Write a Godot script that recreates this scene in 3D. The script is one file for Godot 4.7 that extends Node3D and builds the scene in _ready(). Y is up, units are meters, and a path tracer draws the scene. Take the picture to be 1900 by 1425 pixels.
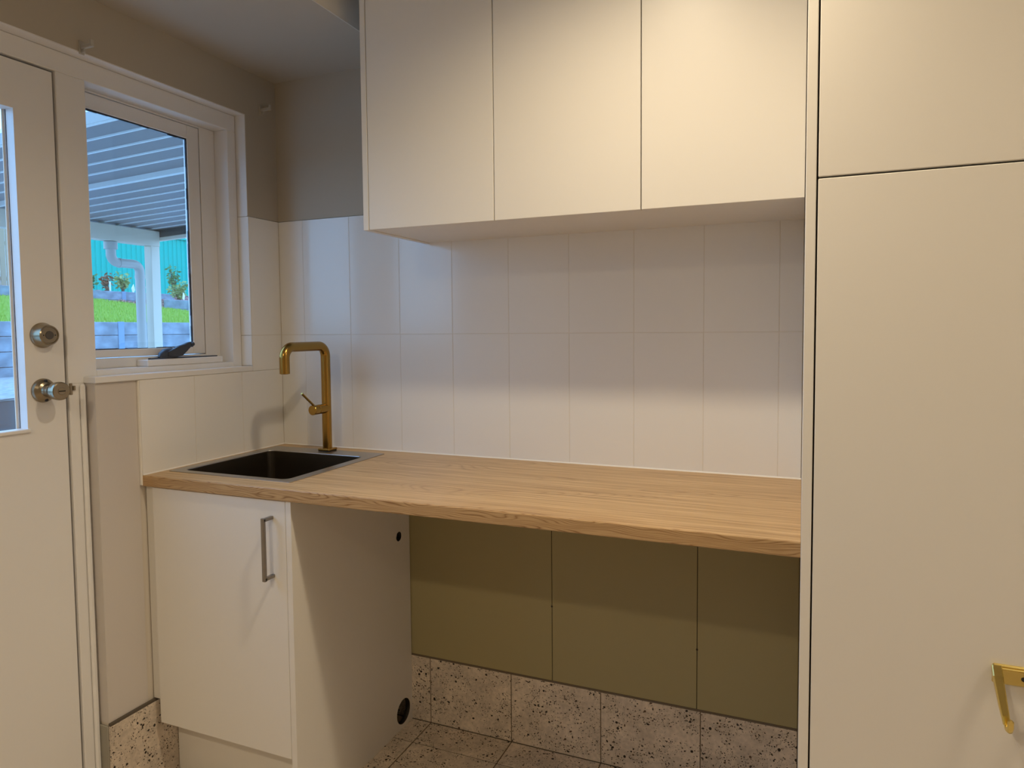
extends Node3D

var M := {}
var used := {}
var rng := RandomNumberGenerator.new()
var cache := {}

# ------------------------------------------------------------------ helpers
func V(x: float, y: float, z: float) -> Vector3:
	return Vector3(x, y, z)

func mb() -> SurfaceTool:
	var st := SurfaceTool.new()
	st.begin(Mesh.PRIMITIVE_TRIANGLES)
	return st

func poly(st: SurfaceTool, pts: Array, out: Vector3, smooth: Array = []) -> void:
	var n: Vector3 = (pts[1] - pts[0]).cross(pts[2] - pts[0])
	if n.length() < 1e-14 and pts.size() > 3:
		n = (pts[2] - pts[0]).cross(pts[3] - pts[0])
	if n.length() < 1e-14:
		return
	n = n.normalized()
	var q := pts.duplicate()
	var s := smooth.duplicate()
	if n.dot(out) > 0:
		q.reverse()
		s.reverse()
	else:
		n = -n
	for i in range(1, q.size() - 1):
		for k in [0, i, i + 1]:
			st.set_normal(s[k] if s.size() else n)
			st.add_vertex(q[k])

func box(st: SurfaceTool, a: Vector3, b: Vector3, c := 0.001) -> void:
	var lo := V(minf(a.x, b.x), minf(a.y, b.y), minf(a.z, b.z))
	var hi := V(maxf(a.x, b.x), maxf(a.y, b.y), maxf(a.z, b.z))
	var d := hi - lo
	c = minf(c, minf(d.x, minf(d.y, d.z)) * 0.4)
	var mid := (lo + hi) * 0.5
	var h := d * 0.5
	for ax in 3:
		var u := (ax + 1) % 3
		var w := (ax + 2) % 3
		for s in [-1.0, 1.0]:
			var f := []
			for k in [[-1.0, -1.0], [1.0, -1.0], [1.0, 1.0], [-1.0, 1.0]]:
				var p := Vector3.ZERO
				p[ax] = s * h[ax]
				p[u] = k[0] * (h[u] - c)
				p[w] = k[1] * (h[w] - c)
				f.append(mid + p)
			var o := Vector3.ZERO
			o[ax] = s
			poly(st, f, o)
	if c <= 0.0:
		return
	for ax in 3:
		var u := (ax + 1) % 3
		var w := (ax + 2) % 3
		for su in [-1.0, 1.0]:
			for sw in [-1.0, 1.0]:
				var f := []
				for k in [[-1.0, 0], [1.0, 0], [1.0, 1], [-1.0, 1]]:
					var p := Vector3.ZERO
					p[ax] = k[0] * (h[ax] - c)
					p[u] = su * (h[u] - (c if k[1] == 1 else 0.0))
					p[w] = sw * (h[w] - (0.0 if k[1] == 1 else c))
					f.append(mid + p)
				var o := Vector3.ZERO
				o[u] = su
				o[w] = sw
				poly(st, f, o)
	for sx in [-1.0, 1.0]:
		for sy in [-1.0, 1.0]:
			for sz in [-1.0, 1.0]:
				var sg := V(sx, sy, sz)
				var f := []
				for ax in 3:
					var p := sg * (h - Vector3.ONE * c)
					p[ax] = sg[ax] * h[ax]
					f.append(mid + p)
				poly(st, f, sg)

func frame_of(t: Vector3) -> Array:
	var a := V(0, 1, 0) if absf(t.y) < 0.9 else V(1, 0, 0)
	var u := t.cross(a).normalized()
	return [u, t.cross(u).normalized()]

# a round tube along points; radii per point
func tube(st: SurfaceTool, pts: Array, rad, seg := 20, caps := true) -> void:
	var n := pts.size()
	var rings := []
	var norms := []
	var u := Vector3.ZERO
	for i in n:
		var t: Vector3 = (pts[mini(i + 1, n - 1)] - pts[maxi(i - 1, 0)]).normalized()
		if i == 0:
			u = frame_of(t)[0]
		else:
			u = (u - t * u.dot(t)).normalized()
		var w := t.cross(u).normalized()
		var r: float = rad[i] if rad is Array else rad
		var ring := []
		var nr := []
		for k in seg:
			var a := TAU * k / seg
			var d := u * cos(a) + w * sin(a)
			nr.append(d)
			ring.append(pts[i] + d * r)
		rings.append(ring)
		norms.append(nr)
	for i in n - 1:
		for k in seg:
			var j := (k + 1) % seg
			poly(st, [rings[i][k], rings[i][j], rings[i + 1][j], rings[i + 1][k]], norms[i][k] + norms[i][j], [norms[i][k], norms[i][j], norms[i + 1][j], norms[i + 1][k]])
	if caps:
		poly(st, rings[0], pts[0] - pts[1])
		poly(st, rings[n - 1], pts[n - 1] - pts[n - 2])

# turned profile [[radius, height], ...] about an axis starting at o
func lathe(st: SurfaceTool, o: Vector3, axis: Vector3, prof: Array, seg := 32) -> void:
	axis = axis.normalized()
	var f := frame_of(axis)
	for i in prof.size() - 1:
		var a: Array = prof[i]
		var b: Array = prof[i + 1]
		var dr: float = b[0] - a[0]
		var dh: float = b[1] - a[1]
		var L := sqrt(dr * dr + dh * dh)
		if L < 1e-9:
			continue
		for k in seg:
			var d0: Vector3 = f[0] * cos(TAU * k / seg) + f[1] * sin(TAU * k / seg)
			var d1: Vector3 = f[0] * cos(TAU * (k + 1) / seg) + f[1] * sin(TAU * (k + 1) / seg)
			var n0: Vector3 = (d0 * dh - axis * dr) / L
			var n1: Vector3 = (d1 * dh - axis * dr) / L
			var pa: Vector3 = o + axis * float(a[1])
			var pb: Vector3 = o + axis * float(b[1])
			var p := [pa + d0 * float(a[0]), pa + d1 * float(a[0]), pb + d1 * float(b[0]), pb + d0 * float(b[0])]
			if float(a[0]) < 1e-6:
				poly(st, [p[0], p[2], p[3]], n0 + n1, [n0, n1, n0])
			elif float(b[0]) < 1e-6:
				poly(st, [p[0], p[1], p[2]], n0 + n1, [n0, n1, n1])
			else:
				poly(st, p, n0 + n1, [n0, n1, n1, n0])

# flat-sided bar along points, width w across `side`, height h
func bar(st: SurfaceTool, pts: Array, side: Vector3, w, h) -> void:
	var n := pts.size()
	var rings := []
	for i in n:
		var t: Vector3 = (pts[mini(i + 1, n - 1)] - pts[maxi(i - 1, 0)]).normalized()
		var s := (side - t * side.dot(t)).normalized()
		var q := t.cross(s).normalized()
		var ww: float = (w[i] if w is Array else w) * 0.5
		var hh: float = (h[i] if h is Array else h) * 0.5
		var c := minf(ww, hh) * 0.3
		var ring := []
		for k in [[ww, hh - c], [ww - c, hh], [c - ww, hh], [-ww, hh - c], [-ww, c - hh], [c - ww, -hh], [ww - c, -hh], [ww, c - hh]]:
			ring.append(pts[i] + s * k[0] + q * k[1])
		rings.append(ring)
	for i in n - 1:
		var mid: Vector3 = (pts[i] + pts[i + 1]) * 0.5
		for k in 8:
			var j := (k + 1) % 8
			var f := [rings[i][k], rings[i][j], rings[i + 1][j], rings[i + 1][k]]
			poly(st, f, (f[0] + f[1] + f[2] + f[3]) * 0.25 - mid)
	poly(st, rings[0], pts[0] - pts[1])
	poly(st, rings[n - 1], pts[n - 1] - pts[n - 2])

func arc(c: Vector3, a: Vector3, b: Vector3, r: float, n := 8) -> Array:
	var o := []
	for i in n + 1:
		var t := PI * 0.5 * i / n
		o.append(c + a * (r * cos(t)) + b * (r * sin(t)))
	return o

func numbered(n: String) -> String:
	if not used.has(n):
		used[n] = 0
		return n
	used[n] += 1
	return "%s_%03d" % [n, used[n]]

func tag(o: Node, label: String, category: String, group := "", kind := "") -> Node:
	if label: o.set_meta("label", label)
	if category: o.set_meta("category", category)
	if group: o.set_meta("group", group)
	if kind: o.set_meta("kind", kind)
	return o

func thing(called: String, at: Vector3, label: String, category: String, group := "", kind := "") -> Node3D:
	var o := Node3D.new()
	o.name = numbered(called)
	add_child(o, true)
	o.position = at
	tag(o, label, category, group, kind)
	return o

# where the parent's children see the world's origin
func origin_of(p: Node3D) -> Vector3:
	var v := Vector3.ZERO
	var n: Node = p
	while n != self and n is Node3D:
		v += (n as Node3D).position
		n = n.get_parent()
	return v

# one named mesh, modelled in world coordinates
func obj(called: String, st: SurfaceTool, mat: Material, parent: Node3D = self) -> MeshInstance3D:
	var o := MeshInstance3D.new()
	o.mesh = st.commit()
	o.material_override = mat
	o.mesh.surface_set_material(0, mat)
	if parent == self:
		o.name = numbered(called)
		add_child(o, true)
	else:
		o.name = called
		o.position = -origin_of(parent)
		parent.add_child(o, true)
	return o

func bx(called: String, a: Vector3, b: Vector3, mat: Material, parent: Node3D = self, c := 0.001) -> MeshInstance3D:
	var st := mb()
	box(st, a, b, c)
	return obj(called, st, mat, parent)

# alike pieces share one mesh per size
func piece(called: String, a: Vector3, b: Vector3, mat: Material, parent: Node3D, c := 0.001) -> MeshInstance3D:
	var d := b - a
	var key := "%.4f %.4f %.4f %.4f" % [d.x, d.y, d.z, c]
	if not cache.has(key):
		var st := mb()
		box(st, -d * 0.5, d * 0.5, c)
		cache[key] = st.commit()
	var o := MeshInstance3D.new()
	o.name = called
	o.mesh = cache[key]
	o.material_override = mat
	o.position = (a + b) * 0.5 - origin_of(parent)
	parent.add_child(o, true)
	return o

func mat(c: Color, rough: float, metal := 0.0, spec := 0.5) -> StandardMaterial3D:
	var m := StandardMaterial3D.new()
	m.albedo_color = c
	m.roughness = rough
	m.metallic = metal
	m.metallic_specular = spec
	return m

func lin(r: float, g: float, b: float) -> Color:
	return Color(r, g, b).linear_to_srgb()

func noise(s: int, f: float, oct := 3) -> FastNoiseLite:
	var n := FastNoiseLite.new()
	n.seed = s
	n.frequency = f
	n.noise_type = FastNoiseLite.TYPE_SIMPLEX_SMOOTH
	n.fractal_octaves = oct
	return n

func tex(img: Image) -> ImageTexture:
	return ImageTexture.create_from_image(img)

func tri(m: StandardMaterial3D, scale: Vector3, off := Vector3.ZERO) -> StandardMaterial3D:
	m.uv1_triplanar = true
	m.uv1_world_triplanar = true
	m.uv1_triplanar_sharpness = 20.0
	m.uv1_scale = scale
	m.uv1_offset = off
	return m

# ------------------------------------------------------------------ textures
func wood_image(edge: bool) -> Image:
	var W := 2048
	var H := 96 if edge else 768
	var im := Image.create(W, H, false, Image.FORMAT_RGB8)
	var n1 := noise(11, 1.0, 2)
	var n2 := noise(12, 1.0, 2)
	var n3 := noise(13, 1.0, 2)
	var light := Color(0.84, 0.715, 0.535)
	var dark := Color(0.54, 0.395, 0.24)
	for y in H:
		var v := float(y) / H * (0.036 if edge else 0.6)
		for x in W:
			var u := float(x) / W * 1.75
			var t := 0.0
			if edge:
				var warp := n3.get_noise_2d(u * 4.2, v * 26.0)
				var ring := v * 190.0 + warp * 3.2 + n2.get_noise_2d(u * 1.6, 3.0) * 3.0
				var r := absf(fposmod(ring, 1.0) - 0.5) * 2.0
				t = 0.34 + 1.0 * pow(r, 4.0) * (0.65 + 0.5 * n2.get_noise_2d(u * 4.0, v * 90.0)) + 0.2 * n1.get_noise_2d(u * 12.0, v * 700.0)
			else:
				var warp := n3.get_noise_2d(u * 1.3, v * 5.0)
				var ring := v * 62.0 + warp * 7.0
				var r := absf(fposmod(ring, 1.0) - 0.5) * 2.0
				var fine := n1.get_noise_2d(u * 7.0, v * 420.0)
				var broad := n2.get_noise_2d(u * 1.1 + 9.0, v * 60.0)
				t = 0.22 + 0.30 * pow(r, 3.0) * clampf(0.5 + 1.6 * warp, 0.0, 1.0) + 0.30 * fine + 0.30 * broad
			im.set_pixel(x, y, light.lerp(dark, clampf(t, 0.0, 1.0)))
	return im

func terrazzo_images() -> Array:
	var S := 1536
	var im := Image.create(S, S, false, Image.FORMAT_RGB8)
	var hm := Image.create(S, S, false, Image.FORMAT_RGB8)
	var nb := noise(21, 0.006, 3).get_seamless_image(S / 2, S / 2)
	var nf := noise(22, 0.045, 3).get_seamless_image(S / 2, S / 2)
	var base := Color(0.82, 0.765, 0.70)
	for y in S:
		for x in S:
			var t := 1.0 + (nb.get_pixel(x / 2, y / 2).r - 0.5) * 0.16 + (nf.get_pixel(x / 2, y / 2).r - 0.5) * 0.16
			im.set_pixel(x, y, Color(base.r * t, base.g * t, base.b * t))
	hm.fill(Color(0.8, 0.8, 0.8))
	rng.seed = 77
	var clump := noise(25, 0.006, 2)
	var n := 0
	while n < 9500:
		var cx := rng.randi_range(0, S - 1)
		var cy := rng.randi_range(0, S - 1)
		if clump.get_noise_2d(cx, cy) + rng.randf_range(-0.45, 0.55) < 0.0:
			continue
		n += 1
		var big := rng.randf()
		var a := rng.randf_range(1.4, 3.0) if big < 0.72 else (rng.randf_range(3.0, 5.0) if big < 0.965 else rng.randf_range(5.5, 9.5))
		var b := a * rng.randf_range(0.45, 0.95)
		var th := rng.randf_range(-0.7, 0.7) + (PI * 0.5 if rng.randf() < 0.2 else 0.0)
		var k := rng.randf()
		var col := Color(0.15, 0.12, 0.10) if k < 0.68 else (Color(0.37, 0.29, 0.22) if k < 0.9 else Color(0.28, 0.24, 0.21))
		if k > 0.97:
			col = Color(0.85, 0.80, 0.72)
		var R := int(ceil(a)) + 1
		for dy in range(-R, R + 1):
			for dx in range(-R, R + 1):
				var p := dx * cos(th) + dy * sin(th)
				var q := dy * cos(th) - dx * sin(th)
				var e := sqrt(p * p / (a * a) + q * q / (b * b))
				var w := clampf((1.12 - e) * a * 0.7, 0.0, 1.0)
				if w > 0.0:
					var X := posmod(cx + dx, S)
					var Y := posmod(cy + dy, S)
					im.set_pixel(X, Y, im.get_pixel(X, Y).lerp(col, w))
					if k < 0.8:
						var h: float = lerpf(hm.get_pixel(X, Y).r, 0.25, w)
						hm.set_pixel(X, Y, Color(h, h, h))
	return [im, hm]

func mottled(c: Color, amount: float, freq: float, s: int, size := 512) -> Image:
	var n := noise(s, freq, 4).get_seamless_image(size, size)
	n.convert(Image.FORMAT_RGB8)
	var im := Image.create(size, size, false, Image.FORMAT_RGB8)
	for y in size:
		for x in size:
			var f := (n.get_pixel(x, y).r - 0.5) * amount * 2.0
			im.set_pixel(x, y, Color(clampf(c.r * (1 + f), 0, 1), clampf(c.g * (1 + f), 0, 1), clampf(c.b * (1 + f), 0, 1)))
	return im

func materials() -> void:
	M.white = mat(lin(0.80, 0.775, 0.73), 0.38)              # melamine
	M.tile = mat(lin(0.84, 0.825, 0.795), 0.13)
	M.grout = mat(lin(0.74, 0.70, 0.63), 0.9)
	M.caulk = mat(lin(0.86, 0.83, 0.78), 0.5)
	M.paint = mat(lin(0.48, 0.43, 0.35), 0.7)             # taupe wall paint
	M.sheet = mat(lin(0.36, 0.31, 0.16), 0.5)
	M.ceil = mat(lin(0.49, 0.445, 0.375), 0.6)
	M.cream = mat(lin(0.72, 0.69, 0.63), 0.7)
	M.gloss = mat(lin(0.80, 0.79, 0.785), 0.32)               # enamel joinery paint
	M.bracket = mat(lin(0.50, 0.475, 0.43), 0.4)
	M.nook = mat(lin(0.62, 0.575, 0.54), 0.45)
	M.dark = mat(lin(0.03, 0.025, 0.02), 0.8)
	M.seal = mat(lin(0.02, 0.025, 0.04), 0.6)
	M.gap = mat(lin(0.10, 0.08, 0.06), 0.8)
	M.gold = mat(lin(0.40, 0.24, 0.06), 0.22, 1.0)
	M.brass = mat(lin(0.78, 0.62, 0.22), 0.25, 1.0)
	M.nickel = mat(lin(0.33, 0.28, 0.20), 0.28, 1.0)
	M.lockface = mat(lin(0.13, 0.12, 0.11), 0.35, 0.8)
	M.steel = mat(lin(0.46, 0.44, 0.42), 0.33, 1.0)
	M.bowl = mat(lin(0.27, 0.23, 0.18), 0.28, 1.0)  # sink steel made darker for the dim reflections inside the bowl
	M.chrome = mat(lin(0.30, 0.275, 0.25), 0.3, 1.0)
	M.bronze = mat(lin(0.055, 0.065, 0.085), 0.4, 0.3)
	var g := mat(Color(1, 1, 1, 0.03), 0.0)
	g.transparency = BaseMaterial3D.TRANSPARENCY_ALPHA
	M.glass = g
	var wt := tex(wood_image(false))
	M.wood = mat(Color(1, 1, 1), 0.42)
	M.wood.albedo_texture = wt
	tri(M.wood, V(1 / 1.75, 1 / 0.6, 1 / 0.6))
	M.woodedge = mat(Color(1, 1, 1), 0.42)
	M.woodedge.albedo_texture = tex(wood_image(true))
	tri(M.woodedge, V(1 / 1.75, 1 / 0.036, 1 / 0.036))
	var tz := terrazzo_images()
	var ta := tex(tz[0])
	var th := tex(tz[1])
	M.terrazzo = []
	for i in 4:
		var m := mat(Color(1, 1, 1), 0.55)
		m.albedo_texture = ta
		m.heightmap_enabled = true
		m.heightmap_texture = th
		m.heightmap_scale = 0.12
		tri(m, Vector3.ONE / 0.66, V(0.37 * i, 0.21 * i, 0.53 * i))
		M.terrazzo.append(m)
	M.tgrout = mat(lin(0.16, 0.12, 0.085), 0.9)
	M.edge = mat(lin(0.33, 0.31, 0.26), 0.8)
	# outdoors
	M.outwhite = mat(lin(0.84, 0.74, 0.60), 0.4)
	M.roofm = mat(lin(0.27, 0.24, 0.24), 0.4)
	M.rooflit = mat(lin(0.88, 0.88, 0.88), 0.3)  # white for the lit rib lines and the bright sky pan
	M.pvc = mat(lin(0.55, 0.54, 0.51), 0.35)
	M.teal = mat(lin(0.002, 0.50, 0.40), 0.75, 0.0, 0.2)
	M.darkgreen = mat(lin(0.015, 0.05, 0.055), 0.5)
	M.conc = mat(Color(1, 1, 1), 0.85)
	M.conc.albedo_texture = tex(mottled(Color(0.52, 0.56, 0.60), 0.16, 0.012, 31))
	tri(M.conc, V(0.8, 0.8, 0.55))
	M.galv = mat(lin(0.20, 0.30, 0.42), 0.5, 0.2)
	M.lawn = mat(Color(1, 1, 1), 0.9)
	M.lawn.albedo_texture = tex(mottled(Color(0.60, 0.68, 0.22), 0.3, 0.02, 33))
	tri(M.lawn, V(0.5, 0.5, 0.5))
	M.grass = mat(lin(0.30, 0.41, 0.06), 0.8)
	M.grass.backlight_enabled = true
	M.grass.backlight = lin(0.12, 0.22, 0.02)
	M.mulch = mat(Color(1, 1, 1), 0.95)
	M.mulch.albedo_texture = tex(mottled(Color(0.62, 0.46, 0.44), 0.7, 0.05, 35))
	tri(M.mulch, V(0.7, 0.7, 0.7))
	M.paving = mat(lin(0.66, 0.63, 0.58), 0.9)
	M.deck = mat(Color(1, 1, 1), 0.8)
	M.deck.albedo_texture = tex(mottled(Color(0.60, 0.60, 0.60), 0.5, 0.02, 37))
	tri(M.deck, V(6, 6, 0.5))
	M.deckside = mat(lin(0.12, 0.10, 0.10), 0.8)
	M.tan = mat(lin(0.42, 0.33, 0.22), 0.9)
	M.leafa = leaf(lin(0.10, 0.24, 0.07))
	M.leafb = leaf(lin(0.30, 0.38, 0.13))
	M.leafc = leaf(lin(0.30, 0.13, 0.06))
	M.stem = mat(lin(0.16, 0.11, 0.07), 0.9)
	M.tagw = mat(lin(0.80, 0.80, 0.80), 0.5)
	M.brick = mat(lin(0.66, 0.60, 0.52), 0.9)
	var e := mat(lin(0.9, 0.8, 0.6), 0.5)
	e.emission_enabled = true
	e.emission = Color(1.0, 0.86, 0.66)
	e.emission_energy_multiplier = 1.5
	M.lamp = e

func leaf(c: Color) -> StandardMaterial3D:
	var m := mat(c, 0.6)
	m.backlight_enabled = true
	m.backlight = Color(c.r * 0.6, c.g * 0.6, c.b * 0.4)
	return m

# ------------------------------------------------------------------ camera and light
const F := 1282.888
const LAMP_COLOR := Color(0.985, 0.903, 0.77)

func downlight(x: float, z: float, e: float, angle: float, size: float, label: String) -> void:
	var t := thing("ceiling_downlight", V(x, 2.40, z), label, "downlight")
	var st := mb()
	lathe(st, V(x, 2.40, z), V(0, -1, 0), [[size * 0.9, 0.0], [size * 0.9, 0.003], [size * 0.9 + 0.006, 0.006], [size * 0.9 + 0.014, 0.005], [size * 0.9 + 0.016, 0.0]], 40)
	obj("trim_ring", st, M.gloss, t)
	st = mb()
	lathe(st, V(x, 2.40, z), V(0, -1, 0), [[size * 0.9 - 0.0005, 0.0], [size * 0.9 - 0.0005, 0.002], [0.0, 0.002]], 40)
	obj("lamp_lens", st, M.lamp, t)
	var s := SpotLight3D.new()
	s.name = "lamp_light"
	s.light_color = LAMP_COLOR
	s.light_energy = e
	s.spot_angle = angle
	s.spot_angle_attenuation = 1.0
	s.spot_range = 12.0
	s.spot_attenuation = 2.0
	s.light_size = size
	s.shadow_enabled = true
	s.position = V(0, -0.02, 0)
	s.rotation_degrees = V(-90, 0, 0)
	t.add_child(s, true)

func _ready() -> void:
	var cam := Camera3D.new()
	cam.name = "camera"
	cam.projection = Camera3D.PROJECTION_FRUSTUM
	cam.near = 0.05
	cam.far = 200.0
	cam.size = 1425.0 / F * 0.05
	cam.frustum_offset = Vector2(-7.2937, -31.2572) / F * 0.05
	cam.transform = Transform3D(Basis(V(0.92384512, -0.00867088, -0.38266827), V(-0.01286633, 0.99847494, -0.05368659), V(0.38255019, 0.05452163, 0.92232464)), V(1.70346548, 1.29915131, 1.94401033))
	add_child(cam)
	cam.current = true
	var we := WorldEnvironment.new()
	we.name = "world_environment"
	var env := Environment.new()
	env.background_mode = Environment.BG_SKY
	var sky := Sky.new()
	var sm := ProceduralSkyMaterial.new()
	sm.sky_top_color = Color(0.54, 0.76, 1.0)
	sm.sky_horizon_color = Color(0.60, 0.81, 1.0)
	sm.ground_horizon_color = Color(0.42, 0.52, 0.52)
	sm.ground_bottom_color = Color(0.32, 0.38, 0.36)
	sm.sky_energy_multiplier = 1.8
	sm.ground_energy_multiplier = 1.0
	sky.sky_material = sm
	env.sky = sky
	env.ambient_light_source = Environment.AMBIENT_SOURCE_DISABLED
	env.tonemap_mode = Environment.TONE_MAPPER_LINEAR
	env.tonemap_exposure = 1.07
	env.sdfgi_enabled = true
	env.ssao_enabled = true
	env.ssil_enabled = true
	we.environment = env
	add_child(we)
	materials()
	downlight(1.39, 0.90, 1.36, 73.5, 0.045, "white round recessed ceiling downlight in front of the wall cabinets")
	downlight(2.85, 0.95, 1.6, 86.0, 0.17, "added unseen fill light, large round opal disc beside the tall pantry cabinet")  # added to brighten the left wall; no known fixture here
	downlight(0.80, 2.75, 1.95, 87.0, 0.045, "white round recessed ceiling downlight at the back of the room")
	room()
	joinery()
	cabinets()
	bench()
	small_things()
	outdoors()

# ------------------------------------------------------------------ room shell
const TW := 0.1929
const TX := 0.1032
const ROW := 1.2869
const TTOP := 1.6816
const GAP := 0.0008

func room() -> void:
	# floor: bed with tiles
	var fl := thing("floor", V(1.5, 0, 2.0), "", "", "", "structure")
	bx("grout_bed", V(-0.16, -0.15, -0.2), V(3.4, -0.0025, 4.4), M.tgrout, fl, 0.0)
	var gx := []
	var x := 0.5815 - 2 * 0.2898
	while x < 3.2:
		gx.append(x)
		x += 0.2898
	var gz := [0.0]
	var z := 0.117
	while z < 4.2:
		gz.append(z)
		z += 0.2898
	gx[0] = 0.002
	var i := 0
	for a in gx.size():
		for b in gz.size():
			var x0: float = gx[a]
			var x1: float = minf(gx[a + 1] if a + 1 < gx.size() else 3.2, 3.2)
			var z0: float = gz[b]
			var z1: float = minf(gz[b + 1] if b + 1 < gz.size() else 4.2, 4.2)
			if x1 - x0 < 0.02 or z1 - z0 < 0.02:
				continue
			i += 1
			piece("floor_tile", V(x0 + 0.0018, -0.0024, z0 + 0.0018), V(x1 - 0.0018, 0.0, z1 - 0.0018), M.terrazzo[(a * 3 + b * 5 + i) % 4], fl, 0.0008)
	# back wall
	var wb := thing("wall_back", V(1.5, 0, -0.1), "", "", "", "structure")
	bx("masonry", V(-0.16, -0.15, -0.2), V(3.4, 2.55, -0.010), M.brick, wb, 0.0)
	bx("plaster", V(-0.01, TTOP + 0.001, -0.010), V(3.2, 2.41, -0.004), M.paint, wb, 0.0)
	bx("grout_bed", V(0.0, 0.872, -0.010), V(1.704, TTOP - 0.001, -0.0006), M.grout, wb, 0.0)
	var xs := [0.0]
	for k in 9:
		xs.append(TX + TW * k)
	xs.append(1.7045)
	for r in [[0.890, ROW], [ROW, TTOP]]:
		for k in xs.size() - 1:
			var o := piece("wall_tile", V(xs[k] + GAP, r[0] + GAP, -0.009), V(xs[k + 1] - GAP, r[1] - GAP, 0.0), M.tile, wb, 0.0007)
			o.rotation = V(rng_wob(k * 7 + int(r[1] * 10)), rng_wob(k * 3 + 1 + int(r[1] * 10)), 0)
	var js := [0.0, 1.0079, 1.4402, 1.7045]
	bx("sheet_bed", V(0.0, 0.0, -0.010), V(1.704, 0.871, -0.0055), M.dark, wb, 0.0)
	for k in 3:
		piece("wall_sheet", V(js[k] + 0.0009, 0.2225, -0.0054), V(js[k + 1] - 0.0009, 0.871, -0.003), M.sheet, wb, 0.0006)
	for p in [[1.4402, 0.395], [1.0079, 0.455], [1.4402, 0.835]]:
		var st := mb()
		lathe(st, V(p[0], p[1], -0.0028), V(0, 0, 1), [[0.003, -0.002], [0.003, 0.0006], [0.0, 0.001]], 10)
		obj("nail_head", st, M.dark, wb)
	var bb := thing("baseboard_back", V(1.5, 0, 0), "", "", "", "structure")
	bx("grout_line", V(0.0, 0.2165, -0.0054), V(1.7045, 0.2222, -0.0022), M.tgrout, bb, 0.0)
	bx("grout_bed", V(0.0, 0.0, -0.0054), V(1.7045, 0.2164, -0.0016), M.tgrout, bb, 0.0)
	for k in range(-2, 4):
		var x0 := maxf(0.5815 + 0.2898 * k, 0.0)
		var x1 := minf(0.5815 + 0.2898 * (k + 1), 1.7045)
		if x1 - x0 > 0.01:
			piece("skirting_tile", V(x0 + 0.0013, 0.0008, -0.0015), V(x1 - 0.0013, 0.2172, 0.0), M.terrazzo[posmod(k * 3, 4)], bb, 0.0006)
	# left wall: four blocks round the door and window opening
	var wl := thing("wall_left", V(-0.1, 0, 2.0), "", "", "", "structure")
	var st2 := mb()
	box(st2, V(-0.16, -0.15, -0.2), V(-0.010, 2.55, 0.140), 0.0)
	box(st2, V(-0.16, -0.15, 0.140), V(-0.010, 1.167, 0.697), 0.0)
	box(st2, V(-0.16, 2.0148, 0.140), V(-0.010, 2.55, 1.645), 0.0)
	box(st2, V(-0.16, -0.15, 1.645), V(-0.010, 2.55, 4.4), 0.0)
	box(st2, V(-0.16, -0.15, 0.697), V(-0.010, 0.0, 1.645), 0.0)
	obj("masonry", st2, M.brick, wl)
	var st3 := mb()
	box(st3, V(-0.010, TTOP + 0.001, -0.004), V(-0.004, 2.41, 0.140), 0.0)
	box(st3, V(-0.010, 2.0148, 0.140), V(-0.004, 2.41, 1.645), 0.0)
	box(st3, V(-0.010, 0.0, 1.645), V(-0.004, 2.41, 4.2), 0.0)
	obj("plaster", st3, M.paint, wl)
	bx("nook_plaster", V(-0.010, 0.250, 0.5775), V(-0.0075, 1.167, 0.6968), M.nook, wl, 0.0)
	bx("nook_return", V(-0.046, 0.250, 0.6968), V(-0.0078, 1.167, 0.6985), M.nook, wl, 0.0)
	bx("reveal_plaster", V(-0.046, 1.6826, 0.1402), V(-0.0042, 2.0146, 0.1425), M.gloss, wl, 0.0)
	bx("soffit_plaster", V(-0.046, 2.0120, 0.1428), V(-0.0042, 2.0146, 1.644), M.gloss, wl, 0.0)
	bx("grout_bed", V(-0.010, 0.872, -0.001), V(-0.0006, 1.167, 0.573), M.grout, wl, 0.0)
	bx("grout_bed", V(-0.010, 1.168, -0.001), V(-0.0006, TTOP - 0.001, 0.139), M.grout, wl, 0.0)
	var zs := [0.0, 0.1910, 0.3850, 0.5735]
	for k in 3:
		piece("wall_tile", V(-0.009, 0.890 + GAP, zs[k] + GAP), V(0.0, 1.1665, zs[k + 1] - GAP), M.tile, wl, 0.0007)
	piece("wall_tile", V(-0.009, 1.1675, GAP), V(0.0, ROW - GAP, 0.1405), M.tile, wl, 0.0007)
	piece("wall_tile", V(-0.009, ROW + GAP, GAP), V(0.0, TTOP - GAP, 0.1405), M.tile, wl, 0.0007)
	piece("reveal_tile", V(-0.046, 1.186, 0.1408), V(-0.0006, ROW - GAP, 0.1430), M.tile, wl, 0.0006)
	piece("reveal_tile", V(-0.046, ROW + GAP, 0.1408), V(-0.0006, TTOP - GAP, 0.1430), M.tile, wl, 0.0006)
	bx("tile_trim", V(-0.0075, 0.872, 0.5738), V(0.0006, 1.1665, 0.5772), M.caulk, wl, 0.0006)
	var bl := thing("baseboard_left", V(0, 0, 0.6), "", "", "", "structure")
	piece("skirting_tile", V(-0.0075, 0.0, 0.335), V(0.002, 0.2425, 0.7005), M.terrazzo[1], bl, 0.001)
	piece("skirting_end", V(-0.046, 0.0, 0.6986), V(-0.0078, 0.2425, 0.7026), M.edge, bl, 0.0015)
	bx("grout_line", V(-0.0075, 0.2425, 0.500), V(0.0005, 0.2500, 0.7005), M.gap, bl, 0.0005)
	# other walls and the ceilings
	var wr := bx("wall_right", V(3.2, -0.15, -0.2), V(3.4, 2.55, 4.4), M.cream, self, 0.0)
	tag(wr, "", "", "", "structure")
	var wf := bx("wall_front", V(-0.01, -0.15, 4.2), V(3.2, 2.55, 4.4), M.cream, self, 0.0)
	tag(wf, "", "", "", "structure")
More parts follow.
